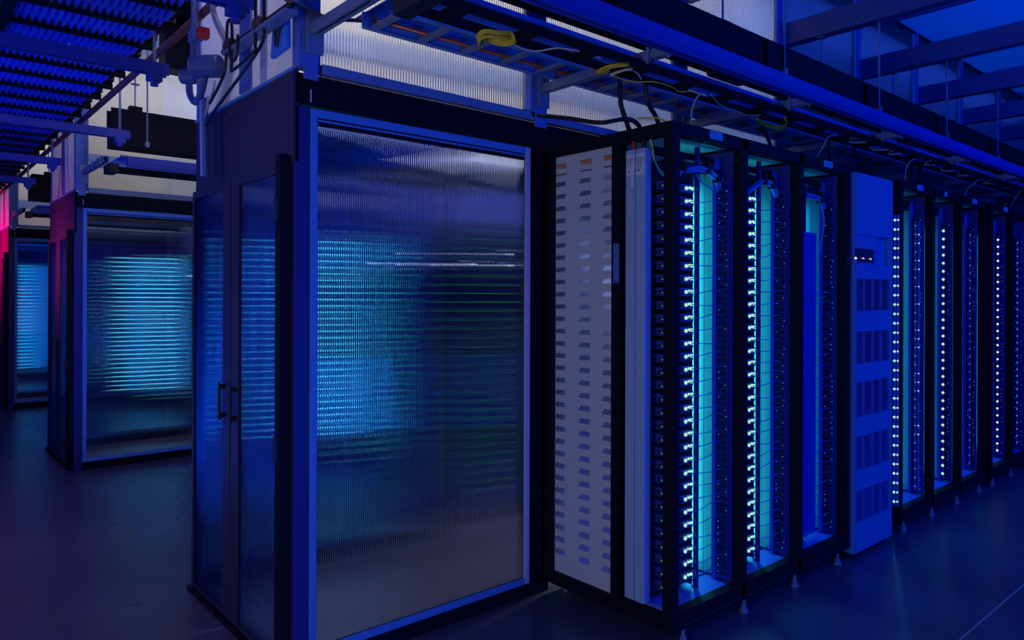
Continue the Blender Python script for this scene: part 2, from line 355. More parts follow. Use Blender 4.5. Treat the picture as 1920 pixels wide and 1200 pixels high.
# ------------------------------------------------------------ overhead runs, repeated per row
def overhead(k):
    d = OY*k; nm = ['nearest', 'second', 'farthest'][k]; pl = ['over the front racks', 'over the second rack row', 'over the farthest rack row'][k]
    X0 = 1.40
    n = 9 if k == 0 else 4; xe = XE if k == 0 else 5.2
    out = []
    for i in range(n):
        x = (COLX[i][0]+COLX[i][1])/2+.01
        m = MB().channel(x-.02, x+.02, 1.825+d, 2.655+d, 2.512, 2.553, .004, 'Y')
        s = thing('strut_bracket', 'galvanised strut arm, %s along the plenum wall %s' % (ORD[i+1], pl), 'bracket', (x, 2.655+d, 2.5), 'strut arms under the overhead trays')
        m.build('arm', 'galv', s)
        m = MB().box(x-.035, x+.035, 2.64+d, 2.66+d, 2.44, 2.60); m.build('bracket_plate', 'galv', s, .002)
        for yy in (1.86, 1.97, 2.16):
            m = MB(); m.cyl((x-.03, yy+d, 2.49), (x-.03, yy+d, 2.56), .006, 8); m.box(x-.042, x-.018, yy-.012+d, yy+.012+d, 2.50, 2.508); m.build('bolt', 'galv', s)
    m = MB().channel(X0, xe, 1.78+d, 1.826+d, 2.488, 2.566, .005)
    m.box(X0, xe, 1.776+d, 1.78+d, 2.498, 2.502).box(X0, xe, 1.776+d, 1.78+d, 2.512, 2.516)
    tag(m.build('support_channel', 'rail'), 'long blue steel channel running %s' % pl, 'rail', 'support channels')
    t = thing('busway', 'black busway duct hung %s' % pl, 'duct', (X0, 2.04+d, 2.68), 'black overhead ducts')
    MB().box(X0-.05, xe, 2.04+d, 2.24+d, 2.68, 2.87).build('duct', 'black', t, .004)
    for j in range(int((xe-X0)/1.2)): x = X0+.9+1.2*j; MB().box(x, x+.14, 2.02+d, 2.04+d, 2.71, 2.85).build('joint_cover', 'black', t, .003)
    for j in range(int((xe-X0)/1.2)):
        x = X0+.6+1.2*j
        if j % 2: MB().box(x, x+.3, 2.07+d, 2.2+d, 2.635, 2.68).build('tap_off_box', 'rubber', t, .02)
    t = thing('cable_trough', 'black cable trough behind the busway %s' % pl, 'trough', (X0, 2.33+d, 2.85), 'black overhead ducts')
    MB().box(X0, xe, 2.33+d, 2.345+d, 2.85, 3.05).box(X0, xe, 2.485+d, 2.5+d, 2.85, 3.05).box(X0, xe, 2.345+d, 2.485+d, 2.85, 2.865).build('trough', 'black', t, .002)
    for j in range(n-2):
        x = 3.70+1.2*j if k == 0 else COLX[j][1]+.3
        rod = thing('hanger_rod', '%s thin steel rod holding the busway, counted from the left, %s' % (ORD[j+1], pl), 'rod', (x, 2.035+d, 2.7), 'busway hanger rods')
        MB().cyl((x, 2.033+d, 2.72), (x, 2.033+d, 3.30 if k == 0 else 3.9), .0065, 8).build('rod', 'galv', rod)
        MB().box(x-.015, x+.015, 2.018+d, 2.04+d, 2.70, 2.74).build('clamp', 'galv', rod)
        rod = thing('trough_hanger', '%s short rod with a black block on the cable trough, %s' % (ORD[j+1], pl), 'rod', (x, 2.42+d, 3.0), 'trough hanger rods')
        MB().cyl((x, 2.42+d, 3.0), (x, 2.42+d, 3.30 if k == 0 else 3.9), .006, 8).build('rod', 'galv', rod)
        MB().box(x-.05, x+.05, 2.38+d, 2.46+d, 3.04, 3.10).build('block', 'black', rod, .003)
        MB().box(x-.03, x+.03, 2.40+d, 2.44+d, 3.29, 3.30).build('washer_plate', 'galv', rod)
    # fibre ladder
    t = thing('fibre_cable_ladder', 'black ladder tray carrying yellow fibre cables %s' % pl, 'cable tray', (1.37, 2.0+d, 2.475), 'black fibre ladders')
    for y in (1.995, 2.125): MB().box(1.37, xe, y+d, y+.012+d, 2.475, 2.511).build('side_rail', 'black', t, .002)
    x = 1.45
    while x < xe: MB().box(x, x+.075, 2.007+d, 2.125+d, 2.476, 2.488).build('rung', 'black', t); x += .33
    MB().box(1.31, 1.38, 1.96+d, 2.16+d, 2.46, 2.53).build('end_bracket', 'rubber', t, .004)
    # aluminium ladder
    t = thing('aluminium_cable_ladder', 'aluminium ladder tray with copper pipe above the glazing %s' % pl, 'cable tray', (1.42, 2.33+d, 2.555), 'aluminium cable ladders')
    for y in (2.325, 2.556): MB().box(1.42, xe, y+d, y+.012+d, 2.555, 2.62).box(1.42, xe, y+.012+d if y < 2.4 else y-.014+d, y+.026+d if y < 2.4 else y+d, 2.555, 2.559).build('side_rail', 'trimb', t)
    x = 1.43+.022; j = 0
    while x < (xe if k == 0 else 3.5):
        MB().box(x, x+.036, 2.337+d, 2.556+d, 2.558, 2.572).build('rung', 'galv', t, .002); x += .2195; j += 1
    MB().tube([(1.46, 2.52+d, 2.585), (xe, 2.52+d, 2.585)], .009, 8).build('pipe', 'copper', t, smooth=True)
    m = MB(); m.box(1.44, xe, 2.20+d, 2.655+d, 2.622, 2.628).box(1.44, xe, 2.20+d, 2.204+d, 2.628, 2.64)
    tag(m.build('cable_pan', 'pan'), 'blue cable pan lying above the aluminium ladder %s' % pl, 'tray', 'blue cable pans')
K['rail'] = mat('blue_rail_paint', (.02, .05, .48), .4, 0, .4)
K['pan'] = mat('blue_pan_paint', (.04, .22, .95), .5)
for k in (1, 2): struct(MB().box(1.3, 5.2, 1.95+OY*k, 2.5+OY*k, 3.9, 3.95).build('trim_%d' % (k+1), 'black'))
for k in range(3): overhead(k)

tag(MB().box(1.85, 5.1, 6.83, 7.04, 3.5, 3.898).build('high_duct', 'black'), 'tall black duct high above the second vestibule', 'duct')
# ------------------------------------------------------------ racks
PITCH = .532
def tray_proto(kind):
    """a server tray; lights differ"""
    r = thing('server_tray', 'thin server tray', 'server', (2.60, 2.0, 0))
    m = MB().box(2.60, 2.827, 2.0, 2.56, 0, .036, 0)
    m.box(2.592, 2.60, 2.005, 2.5, .0, .004, 0).box(2.602, 2.70, 1.996, 2.0, .006, .03, 1)
    m.box(2.71, 2.752, 1.997, 2.0, .008, .028, 1)
    for y in (2.01, 2.035): m.box(2.597, 2.60, y, y+.012, .008, .022, 1)
    m.build('chassis', ['tray', 'port'], r)
    if kind == 'dot':
        m = MB(); m.tube([(2.765, 1.992, .018), (2.765, 1.998, .018)], .0085, 10).tube([(2.79, 1.990, .022), (2.79, 2.0, .022)], .006, 8).tube([(2.809, 1.992, .02), (2.809, 1.998, .02)], .008, 10)
        m.build('status_light', 'led', r)
        m = MB().box(2.594, 2.5965, 1.994, 2.003, .012, .016); m.build('link_light', 'ledg', r)
    elif kind == 'none':
        MB().box(2.80, 2.806, 1.998, 2.0, .02, .024).build('link_light', 'ledb', r)
    else:
        MB().box(2.61, 2.81, 1.994, 1.998, .011, .024).build('status_light', kind, r)
    return r
protos = {}
def tray(kind, dx, dy, z, label, group):
    if kind not in protos:
        p = tray_proto(kind); protos[kind] = p; p.location = (2.60+dx, 2.0+dy, z); p['label'] = label; p['group'] = group; return p
    p = protos[kind]
    c = p.copy(); COL.objects.link(c); c.location = (2.60+dx, 2.0+dy, z); c['label'] = label; c['group'] = group
    for ch in KID.setdefault(p.name, [o for o in bpy.data.objects if o.parent is p]):
        q = ch.copy(); COL.objects.link(q); q.parent = c
    return c
KID = {}
ZS = [.200+.0592*i for i in range(31)]
bays = ['first front bay', 'second front bay', 'third front bay']

def frame(x0, nb, dy, label, grp, side=False, deep=.78):
    """open black rack frame of nb bays"""
    Y0 = 1.88+dy; Y1 = Y0+deep; x1 = x0+nb*PITCH+.05
    r = thing('rack_frame', label, 'rack', (x0, Y0, 0), grp)
    for i in range(nb+1):
        a = x0+i*PITCH
        MB().box(a, a+.05, Y0, Y0+.05, .07, 2.245).build('front_post', 'black', r, .003)
        MB().box(a, a+.05, Y1-.05, Y1, .07, 2.245).build('rear_post', 'black', r, .003)
        if i in (0,) or not side: pass
        for z0, z1 in ((2.19, 2.245), (.07, .13)): MB().box(a, a+.05, Y0+.05, Y1-.05, z0, z1).build('cross_rail', 'black', r, .002)
        if dy == 0 and x0 < 3 and i < 2: MB().box(a+.317, a+.336, Y0+.100, Y0+.118, .15, 2.19).build('inner_rail', 'post', r, .001)
    MB().box(x0+.05, x1-.05, Y0, Y0+.05, 2.19, 2.245).build('top_rail', 'black', r, .002)
    MB().box(x0+.05, x1-.05, Y0, Y0+.05, .07, .148).box(x0+.1, x1-.1, Y0-.002, Y0, .085, .088, 1).build('bottom_rail', ['black', 'post'], r, .002)
    MB().box(x0+.05, x1-.05, Y1-.05, Y1, 2.19, 2.245).box(x0+.05, x1-.05, Y1-.05, Y1, .07, .148).build('rear_rail', 'black', r)
    for i in range(nb):
        a = x0+i*PITCH+.05; b = a+PITCH-.05
        m = MB().box(a, b, Y0+.05, Y1-.05, .13, .146, 0)
        m.box(a, b, Y0+.19, Y0+.196, .146, .152, 1)
        for (u, v) in ((.08, .08), (.16, .06), (.16, .12), (.30, .09), (.36, .13), (.1, .3)): m.cyl((a+u, Y0+.05+v, .146), (a+u, Y0+.05+v, .155), .009, 8, 2)
        m.build('base_plate', ['rackin', 'black', 'galv'], r)
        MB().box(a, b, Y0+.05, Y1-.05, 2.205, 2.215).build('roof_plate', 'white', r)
        MB().box(a, b, Y0+.13, Y0+.16, 2.13, 2.16).build('roof_bar', 'black', r)
    for i in range(nb+1):
        fx = x0+.11+i*(PITCH*nb-.16)/nb
        m = MB(); m.cyl((fx, Y0+.02, 0), (fx, Y0+.02, .012), .022, 12); m.cyl((fx, Y0+.02, .012), (fx, Y0+.02, .03), .014, 6); m.cyl((fx, Y0+.02, .03), (fx, Y0+.02, .075), .008, 8)
        m.build('levelling_foot', 'galv', r)
        m = MB().cyl((fx, Y1-.04, 0), (fx, Y1-.04, .075), .012, 8).build('levelling_foot', 'galv', r)
    return r
random.seed(3)
def bay_fit(x0, i, dy, name, style, row, strips=True):
    """right wall of a bay: white sheet, lamp strip, port strip, rail"""
    a = x0+i*PITCH+.05; w = a+PITCH-.05; Y = 1.88+dy
    t = thing('bay_side_sheet', 'pale sheet lining the right side of the %s' % name, 'panel', (w-.01, Y+.14, .15), 'pale side sheets in the bays')
    zt = 2.10
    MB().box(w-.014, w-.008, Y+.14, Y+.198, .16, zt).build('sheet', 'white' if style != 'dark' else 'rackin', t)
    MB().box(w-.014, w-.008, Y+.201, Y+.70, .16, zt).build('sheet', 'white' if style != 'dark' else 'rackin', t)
    MB().box(w-.012, w-.009, Y+.197, Y+.202, .16, zt).build('seam', 'port', t)
    MB().box(w-.005, w-.001, Y+.05, Y+.72, .148, 2.19).build('outer_baffle', 'porth', t)  # added to hide the lamps from the neighbouring bay
    if style in ('bright', 'mid'):
        s = thing('lamp_strip', 'vertical strip of small lamps behind the rail of the %s' % name, 'light', (w-.04, Y+.29, .16), 'lamp strips in the bays')
        MB().box(w-.05, w-.016, Y+.277, Y+.287, .16, zt).build('backing', 'rackin', s)
        m = MB()
        for z in ZS: m.box(w-.044, w-.020, Y+.264, Y+.276, z+.008, z+.028)
        m.build('lamp', 'strip' if style == 'bright' else 'strip2', s)
        if x0 < 3: tag(MB().box(a+.281, a+.285, Y+.136, Y+.66, .16, 2.10).build('lamp_shroud', 'tray'), 'dark upright shroud added beside the trays of the %s' % name, 'panel', 'lamp shrouds in the front bays')  # sheet added to hide the lamp strip in the gaps between trays
    p = thing('port_strip', 'vertical strip of dark cable ports inside the %s' % name, 'patch panel', (w-.03, Y+.055, .16), 'vertical port strips')
    m = MB().box(w-.030, w-.006, Y+.055, Y+.118, .16, 2.06, 0)
    z = .18; j = 0
    while z < 2.04:
        for yy in (.062, .080, .098): m.box(w-.034, w-.030, Y+yy, Y+yy+.012, z, z+.018, 1)
        m.box(w-.036, w-.030, Y+.056, Y+.118, z+.023, z+.026, 2)
        z += .0296; j += 1
    m.build('housing', ['porth', 'port', 'tray'], p)
    m = MB(); z = .19
    while z < 2.04:
        if random.random() < .6:
            yy = random.choice((.060, .066, .10)); m.box(w-.0365, w-.034, Y+yy, Y+yy+.004, z, z+.004)
        z += .0296
    m.build('port_light', 'ledb', p)
    MB().box(w-.040, w-.006, Y+.120, Y+.138, .15, 2.16).build('guide_post', 'rackin', p, .002)
    return w

def bank(x0, nb, dy, row, names, styles, lab):
    fr = frame(x0, nb, dy, lab, 'black rack frames')
    for i in range(nb): bay_fit(x0, i, dy, names[i], styles[i], row)
    return fr

f0 = bank(2.51, 3, 0, 0, bays, ['bright', 'bright', 'mid'], 'three-bay open black rack frame at the front, with a grey louvred side panel')
# louvred side panel on bank 1
X = 2.515
m = MB().box(X+.018, X+.024, 2.226, 2.624, .128, 2.19)
for c, (ya, yb) in enumerate(((2.535, 2.605), (2.368, 2.44), (2.232, 2.288))):
    for j in range(31):
        z = 2.024+.03-.0606*(j)
        o = .013; h = .022; y0, y1 = ya, yb
        m.poly([(X+.018, y0+.006, z+h/2), (X+.018, y1-.006, z+h/2), (X+.018-o, y1, z-h/2), (X+.018-o, y0, z-h/2), (X+.018, y0, z-h/2), (X+.018, y1, z-h/2)],
               [(0, 3, 2, 1), (0, 4, 3), (1, 2, 5)], 2)
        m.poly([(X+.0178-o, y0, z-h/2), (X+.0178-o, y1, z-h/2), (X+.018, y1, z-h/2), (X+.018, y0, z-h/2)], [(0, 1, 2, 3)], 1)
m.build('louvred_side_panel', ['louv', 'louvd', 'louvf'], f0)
for (ya, yb) in ((2.535, 2.605), (2.368, 2.44), (2.232, 2.288)):
    z = 2.142
    MB().poly([(X+.0175, ya, z-.012), (X+.0175, yb, z-.012), (X+.006, yb-.008, z+.004), (X+.006, ya+.008, z+.004), (X+.0175, ya, z+.012), (X+.0175, yb, z+.012)],
              [(0, 3, 2, 1), (0, 4, 3), (1, 2, 5), (3, 4, 5, 2)]).build('taped_louvre', 'orange', f0)['label'] = 'orange taped louvre'
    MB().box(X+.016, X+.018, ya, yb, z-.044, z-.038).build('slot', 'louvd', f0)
MB().box(X-.002, X+.045, 2.171, 2.226, .12, 2.19).build('middle_post', 'black', f0, .002)
MB().box(X-.004, X-.002, 2.178, 2.212, 1.56, 1.74).build('blue_sticker', 'bluesteel', f0)['label'] = 'blue strip on the side post'
MB().box(X+.016, X+.024, 2.19, 2.226, .128, .14).build('panel_lip', 'louv', f0)
for y, l in ((2.082, 'left'), (2.026, 'right')):
    t = thing('power_strip', 'tall silver vertical bar with paper label, %s of the pair beside the louvred panel' % l, 'power strip', (X, y, .155), 'silver vertical bars')
    MB().box(2.505, 2.55, y, y+.052, .155, 2.15).build('housing', 'silver', t, .002)
    lb = MB().box(2.5035, 2.505, y+.003, y+.049, 2.035, 2.128).build('label_plate', 'paper', t); lb['label'] = 'white paper label'
    m = MB()
    for q in range(6):
        yy = y+.044-.0065*q; z1 = 2.12-.008*random.random(); m.box(2.5028, 2.5035, yy-.0014, yy, z1-.02-.05*random.random(), z1)
    m.box(2.5028, 2.5035, y+.03, y+.036, 2.05, 2.06)
    m.build('printing', 'ink', lb)
    if l == 'left': MB().box(2.5035, 2.505, y+.008, y+.022, 1.985, 2.03).build('sticker', 'paper', t)
    m = MB().cyl((2.53, y+.026, 2.15), (2.53, y+.026, 2.19), .012, 10); m.build('cable_gland', 'red' if l == 'left' else 'rubber', t)
MB().box(2.515, 2.522, 1.935, 2.0, 2.19, 2.195).build('corner_gusset', 'black', f0)

# servers in the front bays, patch cables across them
for i in range(3):
    for j, z in enumerate(ZS):
        if i == 2 and j > 27: continue
        tray('dot' if i < 2 else 'none', i*PITCH, 0, z, ('thin server tray with cyan light, %s from bottom of %s' if i < 2 else 'dark server tray, %s from bottom of %s') % (ORD[j+1], bays[i]), 'server trays in the front racks')
random.seed(11)
for i in range(3):
    n = 30 if i < 2 else 24
    for j in range(n):
        z = ZS[j]+.02; a = 2.51+i*PITCH
        ya = 1.985 if i < 2 else 1.95
        sx = a+.275+random.uniform(-.01, .015); dz = random.uniform(-.004, .014); sg = random.uniform(-.01, .012)
        ex = a+PITCH-.035
        pts = [(sx, 1.99, z+.0), (sx+.05, 1.965, z+dz*.5-.004), (sx+.13, 1.955, z+dz+sg), (ex-.03, 1.952, z+dz+sg*.5), (ex, 1.955, z+dz-.008)]
        if i == 2: pts = [(a+.06, 1.955, z-.008), (a+.15, 1.945, z+sg), (a+.28, 1.94, z+.004+sg), (ex-.05, 1.945, z+dz), (ex, 1.95, z-.006)]
        tag(MB().tube(pts, .0020, 5, smooth=3).build('patch_cable', 'bluew', smooth=True),
            'thin blue patch cable, %s from bottom, in %s' % (ORD[j+1], bays[i]), 'cable', 'patch cables across the front bays')
K['bluepan'] = mat('blanking_panel_paint', (.02, .06, .6), .5)
# blank panel in the third bay
t = thing('blanking_panel', 'tall smooth blue blanking panel in the third front bay', 'panel', (3.80, 1.99, .2), None)
MB().box(3.74, 3.985, 2.0-.006, 2.0-.002, .17, 1.86).build('panel', 'bluepan', t, .001)
# cable bundles at the top of each front bay
BD = [[(2.62, 1.99, 2.02), (2.72, 1.985, 2.06), (2.80, 1.98, 2.085), (2.90, 1.98, 2.09), (2.98, 1.98, 2.06), (3.02, 1.99, 2.0)],
      [(3.13, 1.99, 1.95), (3.22, 1.985, 2.0), (3.31, 1.98, 2.05), (3.40, 1.98, 2.09), (3.48, 1.98, 2.08), (3.54, 1.985, 2.03)],
      [(3.66, 1.99, 2.05), (3.80, 1.98, 2.06), (3.92, 1.98, 2.06), (4.0, 1.98, 2.05), (4.06, 1.985, 2.0)]]
for i, p in enumerate(BD):
    t = thing('cable_bundle', 'blue cable bundle with black ties at the top of the %s' % bays[i], 'cable bundle', p[0], 'blue cable bundles')
    m = MB()
    for q in range(5):
        oz = [0, .010, -.010, .004, -.006][q]; oy = [0, .004, .004, -.009, .011][q]
        m.tube([(x, y+oy, z+oz) for x, y, z in p], .0055, 6, smooth=4)
    m.build('bundle', 'bundle', t, smooth=True)
    for q in sorted({1, 3, len(p)-2}):
        x, y, z = p[q]; MB().box(x-.008, x+.008, y-.02, y+.018, z-.02, z+.04).build('cable_tie', 'rubber', t, .002)
tag(MB().tube([(2.80, 1.97, 2.06), (2.84, 1.96, 2.02), (2.90, 1.955, 2.0), (2.98, 1.96, 2.03), (3.02, 1.97, 2.07)], .004, 6, smooth=4).build('loose_cable', 'bundle', smooth=True), 'blue cable loop hanging at the top of the first front bay', 'cable')
tag(MB().tube([(3.93, 1.955, 2.05), (3.97, 1.95, 1.98), (3.985, 1.95, 1.90), (3.95, 1.95, 1.80), (3.93, 1.95, 1.74)], .0045, 6, smooth=4).build('loose_cable', 'tubew', smooth=True), 'pale cable dangling in the third front bay', 'cable')
tag(MB().tube([(3.91, 1.95, 1.52), (3.925, 1.945, 1.50), (3.96, 1.945, 1.495), (4.0, 1.95, 1.50)], .003, 6, smooth=4).build('loose_cable', 'tubew', smooth=True), 'small curled cable end in the middle of the third front bay', 'cable')

# blue cooling cabinet
def cabinet():
    a, b = 4.185, 4.70; Y = 1.865
    r = thing('power_cabinet', 'tall blue enamelled cabinet with five grilles between the two rack banks', 'cabinet', (a, Y, 0))
    m = MB()
    m.box(a, b, Y+.03, Y+.78, .03, 2.215)
    for z0, z1 in ((1.86, 2.215), (1.606, 1.69), (1.301, 1.42), (1.009, 1.115), (.697, .81), (.386, .5), (.03, .2)): m.box(a, b, Y, Y+.03, z0, z1)
    for z0, z1 in ((1.42, 1.606), (1.115, 1.301), (.81, 1.009), (.5, .697), (.2, .386)): m.box(a, a+.022, Y, Y+.03, z0, z1).box(b-.03, b, Y, Y+.03, z0, z1)
    m.box(b-.03, b, Y, Y+.03, 1.69, 1.86)
    m.build('body', 'cab', r)
    m = MB()
    for z0, z1 in ((1.42, 1.606), (1.115, 1.301), (.81, 1.009), (.5, .697), (.2, .386)):
        g = MB().box(a+.022, b-.03, Y+.022, Y+.03, z0, z1, 1)
        n = 15
        for q in range(n):
            z = z0+(q+.5)*(z1-z0)/n; g.box(a+.022, b-.03, Y+.004, Y+.018, z-.0022, z+.0022, 0)
        for xx in (.13, .25, .36): g.box(a+xx, a+xx+.004, Y+.002, Y+.02, z0, z1, 0)
        g.build('grille', ['cabd', 'grille'], r)
    MB().box(a+.005, a+.30, Y+.006, Y+.03, 1.775, 1.86).build('control_panel', 'cab', r, .002)
    MB().box(a+.012, a+.25, Y+.003, Y+.008, 1.725, 1.78).build('display', 'grille', r)
    MB().box(a+.005, a+.27, Y+.006, Y+.03, 1.69, 1.775).build('control_panel', 'cabd', r, .002)
    for q in range(5): MB().cyl((a+.05+.045*q, Y-.006, 1.712), (a+.05+.045*q, Y+.006, 1.712), .010, 10).build('knob', 'port', r)
    for q in range(3): MB().cyl((a+.012+.095*q, Y-.002, 1.722), (a+.012+.095*q, Y+.006, 1.722), .006, 8).build('indicator', 'ledy', r)
    MB().box(a+.05, b-.05, Y+.08, Y+.7, 0, .03).build('plinth', 'black', r)
    return r
cabinet()

# farther banks of the front row
nm2 = ['first bay after the blue cabinet', 'second bay after the blue cabinet', 'third bay after the blue cabinet']
nm3 = ['fourth bay after the blue cabinet', 'fifth bay after the blue cabinet', 'sixth bay after the blue cabinet']
nm4 = ['last rack, first bay', 'last rack, second bay', 'last rack, third bay']
bank(4.855, 3, 0, 0, nm2, ['mid', 'mid', 'mid'], 'three-bay open black rack frame just after the blue cabinet')
bank(6.61, 3, 0, 0, nm3, ['mid', 'dark', 'dark'], 'three-bay rack frame farther along the front row, near the right edge')
bank(8.27, 3, 0, 0, nm4, ['dark', 'dark', 'dark'], 'last three-bay rack frame at the far right of the front row')
def led_column(x, y, label, m='led', zs=None, r=.006, pair=False, wire=False):
    t = thing('indicator_column', label, 'indicator lights', (x, y, .2), 'vertical indicator columns')
    MB().box(x, x+.006, y-.006, y+.006, .18, 2.02).build('backing', 'rackin', t)
    q = MB()
    for z in (zs or ZS): q.tube([(x-.004, y, z+.01), (x, y, z+.01)], r, 8)
    q.build('indicator', m, t)
    if wire:
        q = MB()
        for z in ZS: q.tube([(x-.003, y-.006, z), (x-.03, y-.02, z+.01), (x-.004, y-.012, z+.02)], .0015, 5)
        q.build('wire', 'bluew', t)
random.seed(5)
led_column(5.325, 1.965, 'blue-white indicator column in the first bay after the blue cabinet', 'ledb', r=.004, wire=True)
led_column(5.331, 1.945, 'sparse pale indicator column in the first bay after the blue cabinet', 'ledy', [z for z in ZS if random.random() < .5], r=.0035)
led_column(5.86, 1.972, 'bright star-like cyan indicator column in the second bay after the blue cabinet', 'led', r=.010)
led_column(6.40, 1.965, 'dim blue indicator column in the third bay after the blue cabinet', 'ledb', r=.004)
led_column(7.10, 1.972, 'yellowish indicator column in the fourth bay after the blue cabinet', 'ledy', r=.008)
led_column(7.635, 1.97, 'blue indicator column in the fifth bay after the blue cabinet', 'ledb', r=.006)
led_column(4.82, 1.90, 'left indicator column in the gap after the blue cabinet', 'led', r=.008)
led_column(4.832, 1.885, 'right indicator column in the gap after the blue cabinet', 'led', r=.006)
MB_ = MB().box(4.708, 4.715, 1.90, 2.6, .2, 2.1).build('gap_panel', 'white'); tag(MB_, 'pale upright sheet in the narrow gap after the blue cabinet', 'panel')

# small labels on the top rails
for n, (x, l) in enumerate(((2.777, 'above the first front bay'), (3.84, 'above the third front bay'), (5.121, 'above the first bay after the blue cabinet'), (5.60, 'above the second bay after the blue cabinet'), (6.17, 'above the third bay after the blue cabinet'), (6.91, 'above the fourth bay after the blue cabinet'), (7.9, 'above the sixth bay after the blue cabinet'))):
    w = .096 if n != 3 else .05
    t = thing('name_tag', 'small blue tag on the rack rail %s' % l, 'label', (x, 1.878, 2.207), 'rail tags')
    MB().box(x, x+w, 1.8772, 1.8798, 2.205, 2.24).build('plate', 'tag', t)
    m = MB()
    for q in range(4):
        xx = x+.02+.016*q
        if w < .06: break
        m.box(xx, xx+.008, 1.8762, 1.8772, 2.227, 2.230).box(xx+.005, xx+.008, 1.8762, 1.8772, 2.217, 2.230).box(xx, xx+.002+.006*(q % 2), 1.8762, 1.8772, 2.215, 2.218)
    if m.v: m.build('printing', 'bluesteel', t)

# ------------------------------------------------------------ rack rows behind
for k, (kinds, nmr, nb) in enumerate(((('ledbar', 'ledbar2', 'ledbar3'), 'second rack row', 3), (('ledbar', 'ledbar3'), 'third rack row', 2), (("ledbar2",), "farthest rack row", 1)), 1):
    d = OY*k
    sx = -.95 if k == 3 else 0
    fr = frame(2.51+sx, nb, d, 'black rack frame of the %s, glowing through the fluted glazing' % nmr, 'black rack frames')
    MB().box(2.512+sx, 2.518+sx, 1.93+d, 2.61+d, .13, 2.19).build('side_panel', 'louv', fr)
    for i in range(nb):
        for j, z in enumerate(ZS):
            tray(kinds[i], i*PITCH+sx, d, z, 'server tray with glowing bar, %s from bottom, %s bay, %s' % (ORD[j+1], ORD[i+1], nmr), 'server trays of the %s' % nmr)
        a = 2.51+sx+i*PITCH
        if i == 2: continue
        t = thing('lamp_strip', 'glow strip added beside the trays in the %s bay of the %s' % (ORD[i+1], nmr), 'light', (a+.4, 2.2+d, .2), 'lamp strips in the bays')
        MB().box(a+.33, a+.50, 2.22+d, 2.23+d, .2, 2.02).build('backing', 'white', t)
        MB().box(a+.50, a+.515, 2.18+d, 2.19+d, .2, 2.0).build('lamp', ('glowk1' if i == 0 else 'glowk') if k == 1 else 'glowk2', t)  # emitter added so the bay glows through the glazing
# rack on the far side of the hot aisle, seen dimly through the right of the glazing
for k in range(2):
    d = OY*k; Y = 3.90+d
    r = thing('rear_rack', 'dark rack across the hot aisle behind the %s vestibule, with green indicators' % ['nearest', 'second'][k], 'rack', (2.6, Y, 0), 'racks across the hot aisle')
    MB().box(2.56, 5.2, Y, Y+.7, .06, 2.2).build('body', 'tray', r, .003)
    m = MB()
    for i in range(5):
        for j in range(30): m.box(2.60+i*.53, 3.05+i*.53, Y-.006, Y, .24+.0592*j, .28+.0592*j)
    m.build('front_grille', 'port', r)
    m = MB()
    for i in range(3):
        for j in range(31): m.box(2.93+i*.53, 2.985+i*.53, Y-.010, Y-.006, ZS[j]+.01, ZS[j]+.016)
        for j in range(0, 31, 1): m.box(2.66+i*.53, 2.90+i*.53, Y-.010, Y-.006, ZS[j]+.012, ZS[j]+.0145)
    m.build('indicator', 'ledg', r)
    m = MB()
    for x, z in ((2.64, 1.70), (2.92, 1.70), (2.92, 1.775), (3.3, 1.71)): m.box(x, x+.045, Y-.014, Y-.008, z, z+.010)
    m.build('streak_emitter', 'lamp', r)  # small emitters added to draw white streaks in the fluted glazing
    for x in (2.62, 5.1): MB().box(x, x+.06, Y+.05, Y+.65, 0, .06).build('foot', 'black', r)

# ------------------------------------------------------------ yellow fibres and drop cables
def cable(pts, r, m, label, name='fibre_cable', grp=None, sm=5, extra=0):
    if grp == G: pts = [(x+.055, y+.062, z+.030) for x, y, z in pts]
    b = MB().tube(pts, r, 6, smooth=sm)
    for q in range(extra): b.tube([(x+.006*(q+1), y+.004*(q+1), z-.004*(q+1)+random.uniform(-.002, .002)) for x, y, z in pts], r, 6, smooth=sm)
    return tag(b.build(name, m, smooth=True), label, 'cable', grp)
G = 'yellow fibre cables in the black ladder'
zf = 2.438
cable([(1.70, 1.985, 2.45), (1.64, 1.985, zf), (1.585, 2.0, zf-.004), (1.578, 2.03, zf-.01), (1.60, 2.066, zf-.012), (1.63, 2.08, 2.446)], .0036, 'yellow', 'thick yellow fibre loop nearest the end of the black ladder', grp=G, extra=4)
cable([(1.69, 1.985, 2.452), (1.715, 1.99, zf), (1.70, 2.03, zf-.006), (1.665, 2.06, zf), (1.63, 2.075, 2.45)], .0036, 'yellow', 'bunched yellow fibre tail just right of the thick loop', grp=G, extra=3)
cable([(1.695, 2.045, zf), (1.746, 2.035, zf-.008), (1.824, 2.048, zf-.01), (1.881, 2.036, zf-.006), (1.96, 2.0, 2.452), (2.08, 1.98, 2.456), (2.18, 1.97, 2.45)], .0036, 'cream', 'single pale fibre sagging along the ladder from the bunched tail', grp=G)
cable([(2.30, 1.93, 2.45), (2.244, 1.965, zf), (2.229, 1.995, zf-.004), (2.235, 2.05, zf-.008), (2.27, 2.07, zf), (2.30, 2.04, 2.45)], .0034, 'yellow', 'small yellow fibre coil at the middle of the visible ladder', grp=G, extra=2)
cable([(2.33, 2.06, zf), (2.42, 2.055, zf-.01), (2.497, 2.035, zf-.008), (2.571, 2.005, zf), (2.69, 2.002, zf), (2.772, 2.018, zf-.004), (2.86, 1.99, 2.45)], .0036, 'yellow', 'yellow fibre sagging under the ladder just left of the front rack', grp=G)
cable([(2.33, 2.06, zf), (2.36, 2.0, 2.45), (2.40, 1.98, 2.452), (2.48, 2.01, zf)], .003, 'cream', 'pale folded fibre beside the sagging one', grp=G, extra=1)
